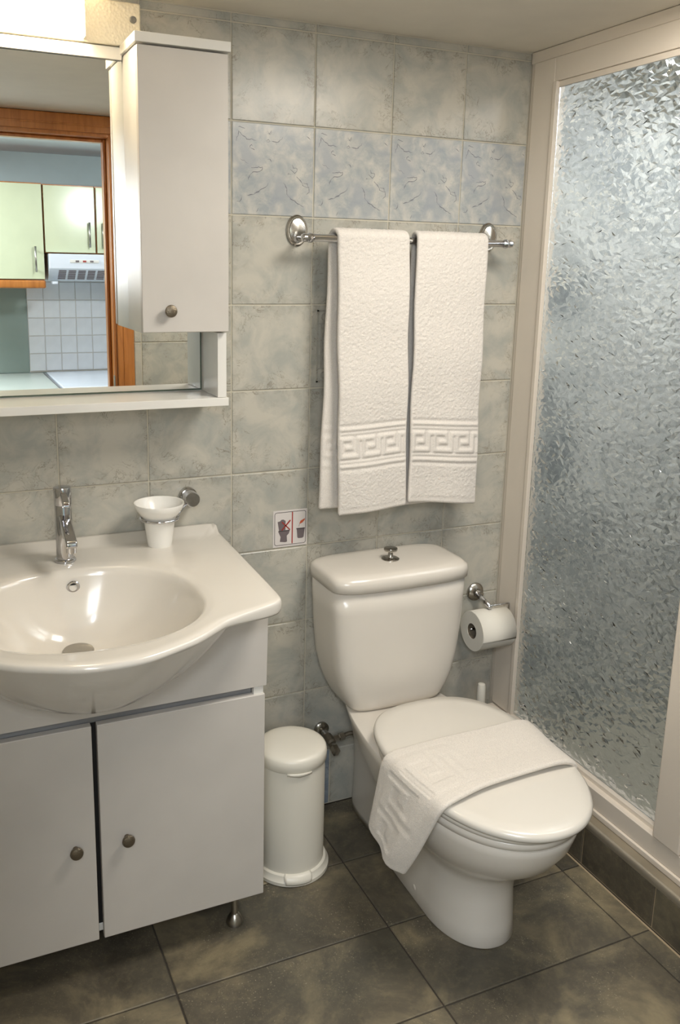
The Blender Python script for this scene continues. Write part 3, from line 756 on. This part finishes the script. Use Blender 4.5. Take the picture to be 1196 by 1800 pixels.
flat('bowl_picture', [(.15, .43), (.485, .43), (.46, .36), (.40, .30), (.41, .14), (.36, .125), (.20, .15), (.22, .28), (.18, .36)], 'st_grey')
flat('red_cross', [(.24, .68), (.26, .70), (.50, .47), (.48, .45)], 'st_red', -.0018)
flat('red_cross', [(.26, .45), (.24, .47), (.48, .73), (.51, .72), (.50, .69)], 'st_red', -.0018)
flat('hand_picture', [(.77, .60), (.80, .67), (.93, .73), (.93, .69), (.86, .62), (.79, .59)], 'st_orange')
flat('paper_picture', [(.775, .60), (.783, .60), (.758, .52), (.748, .52)], 'st_grey')
flat('bin_picture', [(.69, .46), (.93, .46), (.925, .43), (.90, .22), (.86, .195), (.75, .195), (.715, .22), (.695, .43)], 'st_grey')
flat('bin_rim_picture', [(.68, .475), (.935, .475), (.935, .45), (.68, .45)], 'st_dgrey', -.0016)

# ---------------------------------------------------------------- toilet
TX = .382
to = empty('toilet', (TX, -.4, 0), 'white close-coupled toilet with its lid closed', 'toilet')
def egg(z, wd, yb, yf, yc, nb=2.6, nf=2.05, taper=0, n=96, cx=TX):
    P = []
    for k in range(n):
        a = 2*PI*k/n; c, s = math.cos(a), math.sin(a)
        if s >= 0:   # rear half (towards the wall)
            e = 2/nb; x = wd*math.copysign(abs(c)**e, c); y = yc+(yb-yc)*abs(s)**e
            x *= 1-taper*((y-yc)/(yb-yc))**1.3 if yb != yc else 1
        else:
            e = 2/nf; x = wd*math.copysign(abs(c)**e, c); y = yc+(yf-yc)*abs(s)**e
        P.append((cx+x, y, z))
    return P
R = [egg(0, .093, -.245, -.636, -.50, 7, 2.1, .06), egg(.003, .0945, -.243, -.638, -.50, 7, 2.1, .06), egg(.04, .093, -.24, -.633, -.50, 7, 2.1, .05), egg(.10, .092, -.235, -.627, -.50, 7, 2.1, .02),
     egg(.150, .094, -.23, -.630, -.50, 6, 2.1, -.02), egg(.18, .106, -.22, -.652, -.50, 5, 2.1, .0), egg(.21, .129, -.20, -.694, -.515, 4.5, 2.1, .06), egg(.245, .151, -.15, -.735, -.53, 4, 2.1, .14),
     egg(.285, .165, -.08, -.762, -.54, 4, 2.1, .22), egg(.315, .1705, -.04, -.773, -.54, 4, 2.1, .25), egg(.336, .172, -.03, -.777, -.54, 4.5, 2.1, .26), egg(.3375, .170, -.034, -.774, -.54, 4.5, 2.1, .26)]
bo = rings_mesh('bowl', R, 'ceramic_cream', to, smooth=True); fix_normals(bo)
rm = rings_mesh('rim', [egg(.334, .1718, -.275, -.7767, -.54, 3, 2.1), egg(.350, .1722, -.270, -.778, -.54, 3, 2.1), egg(.3535, .168, -.275, -.774, -.54, 3, 2.1)], 'ceramic_cream', to); fix_normals(rm)
tr = rings_mesh('outlet', [egg(z, w_, -.037, -.30, -.17, 4, 4) for z, w_ in ((0, .074), (.02, .074), (.10, .070), (.18, .072), (.25, .085), (.31, .10))], 'ceramic_cream', to); fix_normals(tr)
se = rings_mesh('seat', [egg(.3538, .171, -.285, -.780, -.535, 2.6, 2.1), egg(.356, .1745, -.277, -.785, -.535, 2.6, 2.1), egg(.365, .1765, -.275, -.789, -.535, 2.6, 2.1), egg(.368, .174, -.28, -.786, -.535, 2.6, 2.1)], 'lid_plastic', to); fix_normals(se)
LR = [egg(.370, .176, -.268, -.796, -.535, 2.9, 2.1), egg(.373, .182, -.260, -.805, -.535, 2.9, 2.1), egg(.379, .1845, -.257, -.808, -.535, 2.9, 2.1), egg(.386, .183, -.259, -.806, -.535, 2.9, 2.1), egg(.391, .178, -.265, -.799, -.535, 2.9, 2.1)]
for t in (.9, .75, .5, .25, .05):
    LR.append(egg(.391+.007*(1-t**2), .178*t, -.265*t-.53*(1-t), -.799*t-.53*(1-t), -.533, 2.9-.6*(1-t), 2.1))
ld = rings_mesh('lid', LR, 'lid_plastic', to); fix_normals(ld)
def tankring(z, wd, yb, yf, n=96, e=6.5, bow=.0, cx=TX):
    P = []
    for k in range(n):
        a = 2*PI*k/n; c, s = math.cos(a), math.sin(a); ex = 2/e
        x = wd*math.copysign(abs(c)**ex, c); ym, yh = (yb+yf)/2, (yb-yf)/2
        y = ym+yh*math.copysign(abs(s)**ex, s)
        if s < 0: y -= bow*(1-(x/wd)**2)
        P.append((cx+x, y, z))
    return P
TR = [tankring(.339, .120, -.030, -.172, bow=.006), tankring(.342, .128, -.022, -.182, bow=.006), tankring(.352, .134, -.018, -.186, bow=.006), tankring(.375, .146, -.014, -.190, bow=.006), tankring(.41, .160, -.012, -.192, bow=.007),
      tankring(.46, .172, -.010, -.192, bow=.008), tankring(.53, .180, -.010, -.192, bow=.009), tankring(.60, .184, -.010, -.192, bow=.010), tankring(.655, .186, -.010, -.192, bow=.011), tankring(.6562, .180, -.016, -.186, bow=.011)]
tk = rings_mesh('tank', TR, 'ceramic_cream', to); fix_normals(tk)
TL = [tankring(.6585, .184, -.011, -.192, bow=.012), tankring(.6605, .190, -.006, -.198, bow=.013), tankring(.680, .1905, -.005, -.199, bow=.013), tankring(.690, .188, -.006, -.196, bow=.013), tankring(.6965, .181, -.010, -.188, e=5, bow=.012), tankring(.700, .168, -.020, -.175, e=4.5, bow=.011),
      tankring(.7025, .13, -.04, -.15, e=4, bow=.008), tankring(.7035, .07, -.07, -.125, e=3, bow=.004), tankring(.7037, .01, -.095, -.10, e=2, bow=0)]
tl = rings_mesh('tank_lid', TL, 'ceramic_cream', to); fix_normals(tl)
fb = lathe('flush_knob', [(.0225, 0), (.0225, .002), (.019, .004), (.009, .005), (.007, .008), (.006, .018), (.0085, .021), (.0165, .0225), (.0175, .026), (.0165, .029), (.012, .030), (.002, .0295)], (TX-.004, -.113, .7032), (0, 0, 1), 'chrome_dull', to, 36)
lathe('bolt_cap', [(.007, -.003), (.007, .0005), (.005, .0015)], (.2900, -.44, .030), (-1, 0, 0), 'ceramic_cream', to, 20)
lathe('inlet_nut', [(.018, 0), (.018, .02), (.014, .022), (.014, .04)], (.300, -.075, .322), (0, 0, 1), 'chrome_dull', to, 8)
for x in (-.075, .075):
    lathe('hinge', [(.011, 0), (.011, .016), (.009, .018)], (TX+x, -.255, .340), (0, 0, 1), 'lid_plastic', to, 20)
bolt = None
under(to)

# hand towel draped over the lid
rear = spline([(.560, -.455, .372), (.5655, -.460, .386), (.555, -.463, .3985), (.52, -.465, .4075), (.44, -.468, .4085), (.32, -.468, .4085), (.235, -.466, .404), (.200, -.463, .398), (.1865, -.460, .380), (.182, -.456, .340), (.176, -.453, .285), (.170, -.450, .238)], 260)
frnt = spline([(.546, -.632, .372), (.5515, -.633, .386), (.540, -.634, .3985), (.505, -.635, .4075), (.44, -.637, .4085), (.32, -.645, .4085), (.252, -.655, .404), (.218, -.660, .398), (.2015, -.656, .380), (.190, -.640, .335), (.178, -.612, .265), (.171, -.580, .205)], 260)
nt = 90; G = np.zeros((260, nt, 3)); s_ = np.linspace(0, 1, 260)
for j, t in enumerate(np.linspace(0, 1, nt)):
    G[:, j] = rear*(1-t)+frnt*t
    hang = sm(.70, 1.0, s_)
    G[:, j, 0] -= hang*.014*math.sin(t*PI*1.0)+hang*.006*math.sin(t*PI*3+.6)
    G[:, j, 2] -= hang*.010*math.sin(t*PI)*t
    G[:, j, 2] += .0012*math.sin(t*7+1)*(1-hang)
B = np.zeros((260, nt))
tt = np.linspace(0, 1, nt)
al = np.r_[0, np.cumsum(np.linalg.norm(np.diff(rear+frnt, axis=0), axis=1)/2)]; AL = al[-1]
for i in range(260):
    d_ = AL-al[i]
    if .012 < d_ < .30:
        q_ = (d_-.012)/.088
        for j, t in enumerate(tt):
            if .16 < t < .84: B[i, j] = .0040 if keypat(q_, (t-.16)/.68) else -.0020
            elif .10 < t < .13 or .87 < t < .90: B[i, j] = -.0020
    elif d_ > .34:
        for j, t in enumerate(tt):
            if (abs(t-.30) < .012 or abs(t-.68) < .012) and int(d_*34) % 2: B[i, j] = -.0014
B = blur(B, 1)+blur(rng.normal(0, 1, B.shape), 1)*.0010
mt_ = cloth('draped_towel', G, .011, B, B*.3, 'terry2', None, fuzz=.0)
tag(mt_, 'small white towel with Greek key relief draped over the toilet lid', 'towel')

# ---------------------------------------------------------------- angle valve
av = empty('angle_valve', (0, 0, 0), 'tarnished chrome angle valve with braided hose beside the toilet', 'valve')
lathe('escutcheon', [(.021, 0), (.0205, .006), (.015, .010), (.009, .011), (.009, .05)], (.250, -.0005, .205), (0, -1, 0), 'chrome_dull', av, 32)
lathe('valve_body', [(.004, .0), (.0115, .002), (.0125, .018), (.0115, .030), (.004, .034)], (.250, -.040, .205), (0, -1, -.12), 'braid', av, 8)
lathe('outlet_nut', [(.0085, 0), (.0085, .018), (.0105, .020), (.0105, .034), (.007, .036)], (.258, -.055, .203), (1, 0, .08), 'chrome_dull', av, 6, sharp=20)
lathe('handle', [(.006, 0), (.0085, .004), (.010, .012), (.013, .018), (.0125, .028), (.004, .030)], (.250, -.070, .200), (0, -.9, -.35), 'chrome_dull', av, 6, sharp=20)
tube('hose', spline([(.292, -.055, .206), (.31, -.056, .209), (.33, -.060, .208), (.335, -.066, .235), (.318, -.072, .28), (.300, -.075, .322)], 30), .0058, 'braid', av, 12)

# ---------------------------------------------------------------- pedal bin
BX, BYY = .076, -.213
pb = empty('pedal_bin', (BX, BYY, 0), 'round white plastic pedal bin between vanity and toilet', 'bin')
lathe('base', [(.090, 0), (.093, .002), (.093, .010), (.0885, .015), (.086, .024), (.082, .026)], (BX, BYY, 0), (0, 0, 1), 'bin', pb, 64)
lathe('body', [(.0800, .024), (.0795, .26), (.078, .288)], (BX, BYY, 0), (0, 0, 1), 'bin', pb, 64)
lathe('lid', [(.0808, .286), (.0828, .288), (.0832, .304), (.0818, .312), (.0785, .317), (.070, .3205), (.052, .3235), (.026, .3250), (.002, .3255)], (BX, BYY, 0), (0, 0, 1), 'bin', pb, 64, sharp=60)
dirx, diry = -.16, -.987
p0 = Vector((BX+dirx*.0865, BYY+diry*.0865, .014)); e1_ = Vector((-diry, dirx, 0))
P = []
for k, (yy, hz) in enumerate(((-.014, .024), (-.002, .020), (.0045, .013), (.006, .008), (.004, .004))):
    P.append([p0+e1_*(.034*a*(1-.12*k/4 if k else .8))+Vector((dirx, diry, 0))*(yy-.006*abs(a)**2)+Vector((0, 0, hz-.012)) for a in np.linspace(-1, 1, 13)])
v = [q_ for r_ in P for q_ in r_]; f = [(i*13+j, i*13+j+1, (i+1)*13+j+1, (i+1)*13+j) for i in range(4) for j in range(12)]
o = mesh('pedal', v, f, 'bin', pb, smooth=True); sl = o.modifiers.new('s', 'SOLIDIFY'); sl.thickness = .003
tabp = []
for a in np.linspace(-.35, .35, 9):
    an = math.atan2(diry, dirx)+a
    tabp.append((BX+.0832*math.cos(an), BYY+.0832*math.sin(an)))
v = [(x, y, .2885) for x, y in tabp]+[(x, y, .279+.004*abs(i-4)/4) for i, (x, y) in enumerate(tabp)]
o = mesh('lid_tab', v, [(i, i+1, i+10, i+9) for i in range(8)], 'bin', pb, smooth=True); sl = o.modifiers.new('s', 'SOLIDIFY'); sl.thickness = .002
under(pb)

# ---------------------------------------------------------------- toilet paper
ph = empty('paper_holder', (0, 0, 0), 'chrome paper holder on the wall right of the toilet', 'holder')
lathe('rosette', [(.026, 0), (.026, .005), (.022, .010), (.012, .013), (.010, .03)], (.716, -.0005, .530), (0, -1, 0), 'chrome_dull', ph, 40)
tube('arm', [(.712, -.02, .530), (.712, -.055, .522), (.712, -.085, .514)], [.009, .0065, .006], 'chrome', ph, 16)
tube('wire', spline([(.712, -.078, .516), (.74, -.078, .516), (.772, -.078, .516), (.778, -.078, .510), (.778, -.078, .47), (.776, -.078, .4585), (.77, -.078, .457), (.70, -.078, .457), (.655, -.078, .457)], 50), .0025, 'chrome', ph, 8)
pr = empty('paper_roll', (0, 0, 0), 'white toilet paper roll hanging beside the shower frame', 'paper roll')
PX0, PX1, PY, PZ, PR = .660, .768, -.078, .451, .0545
lathe('paper', [(.0212, 0), (.0212, PX1-PX0), (PR, PX1-PX0), (PR, 0), (.0212, 0)], (PX0, PY, PZ), (1, 0, 0), 'paper', pr, 64, cap0=False, cap1=False)
lathe('core', [(.0200, .001), (.0200, PX1-PX0-.001), (.0211, PX1-PX0-.001), (.0211, .001), (.0200, .001)], (PX0, PY, PZ), (1, 0, 0), 'card', pr, 32, cap0=False, cap1=False)
arc = [(PR+.0006+.0022*max(0, (a-2.7)/.85)) for a in np.linspace(.9, 3.42, 30)]
aa = np.linspace(.9, 3.42, 30)
v = [(x, PY+r*math.cos(a), PZ+r*math.sin(a)) for x in (PX0+.0005, PX1-.0005) for a, r in zip(aa, arc)]
o = mesh('loose_sheet', v, [(i, i+1, i+31, i+30) for i in range(29)], 'paper', pr, smooth=True); sl = o.modifiers.new('s', 'SOLIDIFY'); sl.thickness = .0005

# ---------------------------------------------------------------- toilet brush
tbx, tby = .688, -.100
hb = empty('toilet_brush', (tbx, tby, 0), 'white toilet brush handle standing behind the toilet', 'brush')
lathe('handle', [(.006, .12), (.0075, .18), (.0115, .20), (.0125, .25), (.0115, .292), (.0095, .300), (.002, .302)], (tbx, tby, 0), (0, 0, 1), 'bin', hb, 28)
lathe('holder', [(.040, 0), (.042, .01), (.036, .10), (.034, .135), (.015, .137), (.008, .137)], (tbx-.015+.015, tby, 0), (0, 0, 1), 'bin', hb, 36)
under(hb)

# ---------------------------------------------------------------- shower enclosure
se_ = empty('shower_enclosure', (0, 0, 0), 'cream framed shower screen with faceted patterned glass', 'shower screen')
FX = .786
SY = -.668
box('wall_channel', (FX+.006, -.018, .122), (FX+.045, -.0005, H-.001), 'frame', se_, bevel=.002)
box('stile', (FX, -.100, .190), (FX+.035, -.0185, 1.9150), 'frame', se_, bevel=.002)
box('top_rail', (FX, -1.58, 1.860), (FX+.040, -.1005, 1.915), 'frame', se_, bevel=.002)
box('top_rail', (FX+.003, -1.58, 1.9155), (FX+.045, -.001, H-.001), 'frame', se_, bevel=.002)
for lo, hi in (((FX-.004, -.1135, .196), (FX+.010, -.1003, 1.8595)), ((FX+.004, SY, 1.846), (FX+.014, -.112, 1.8595)), ((FX-.006, SY, .184), (FX+.010, -.1005, .1955))):
    box('glazing_bead', lo, hi, 'frame', se_, bevel=.001)
box('bottom_rail', (FX-.022, -1.58, .137), (FX+.035, -.0185, .1845), 'frame', se_, bevel=.002)
box('bottom_track', (FX-.028, -1.58, .122), (FX+.035, -.0185, .1365), 'frame', se_, bevel=.002)
box('stile', (FX-.026, SY-.075, .186), (FX+.012, SY, 1.859), 'frame', se_, bevel=.003)
box('stile', (FX-.026, -1.58, .186), (FX+.012, -1.52, 1.859), 'frame', se_, bevel=.003)
def pglass(y0, y1, z0, z1, x, cell, cz, amp, seed):
    g = np.random.default_rng(seed); ny = int(abs(y1-y0)/cell); nz = int((z1-z0)/cz)
    Yg, Zg = np.meshgrid(np.linspace(y0, y1, ny), np.linspace(z0, z1, nz), indexing='ij')
    inn = np.zeros_like(Yg); inn[1:-1, 1:-1] = 1
    Yg = Yg+(np.arange(nz)[None] % 2-.5)*cell*.5*inn
    Yg = Yg+g.uniform(-.24, .24, Yg.shape)*cell*inn; Zg = Zg+g.uniform(-.36, .36, Yg.shape)*cz*inn
    Xg = x-g.choice([0, .35, 1.0], p=[.35, .3, .35], size=Yg.shape)*amp*g.uniform(.6, 1.2, Yg.shape)*inn-.0008
    v = np.stack([Xg, Yg, Zg], -1).reshape(-1, 3).tolist(); F = []
    for i in range(ny-1):
        for j in range(nz-1):
            a, b, c, d = i*nz+j, (i+1)*nz+j, (i+1)*nz+j+1, i*nz+j+1
            F += [(a, b, c), (a, c, d)] if g.random() < .5 else [(a, b, d), (b, c, d)]
    n0 = len(v); v += [(x+.003, y0, z0), (x+.003, y1, z0), (x+.003, y1, z1), (x+.003, y0, z1)]
    F.append((n0, n0+1, n0+2, n0+3))
    bot = [i*nz for i in range(ny)]; top_ = [i*nz+nz-1 for i in range(ny)]; lf = list(range(nz)); rg = [(ny-1)*nz+j for j in range(nz)]
    F.append(tuple(bot)+(n0+1, n0)); F.append(tuple(top_)+(n0+2, n0+3)); F.append(tuple(lf)+(n0+3, n0)); F.append(tuple(rg)+(n0+2, n0+1))
    o = mesh('glass_panel', v, F, 'glass', se_); return fix_normals(o)
pglass(-.1136, SY-.0005, .1965, 1.8465, FX+.008, .0108, .0074, .0024, 3)
pglass(SY-.0755, -1.519, .187, 1.858, FX+.008, .018, .0125, .0030, 4)
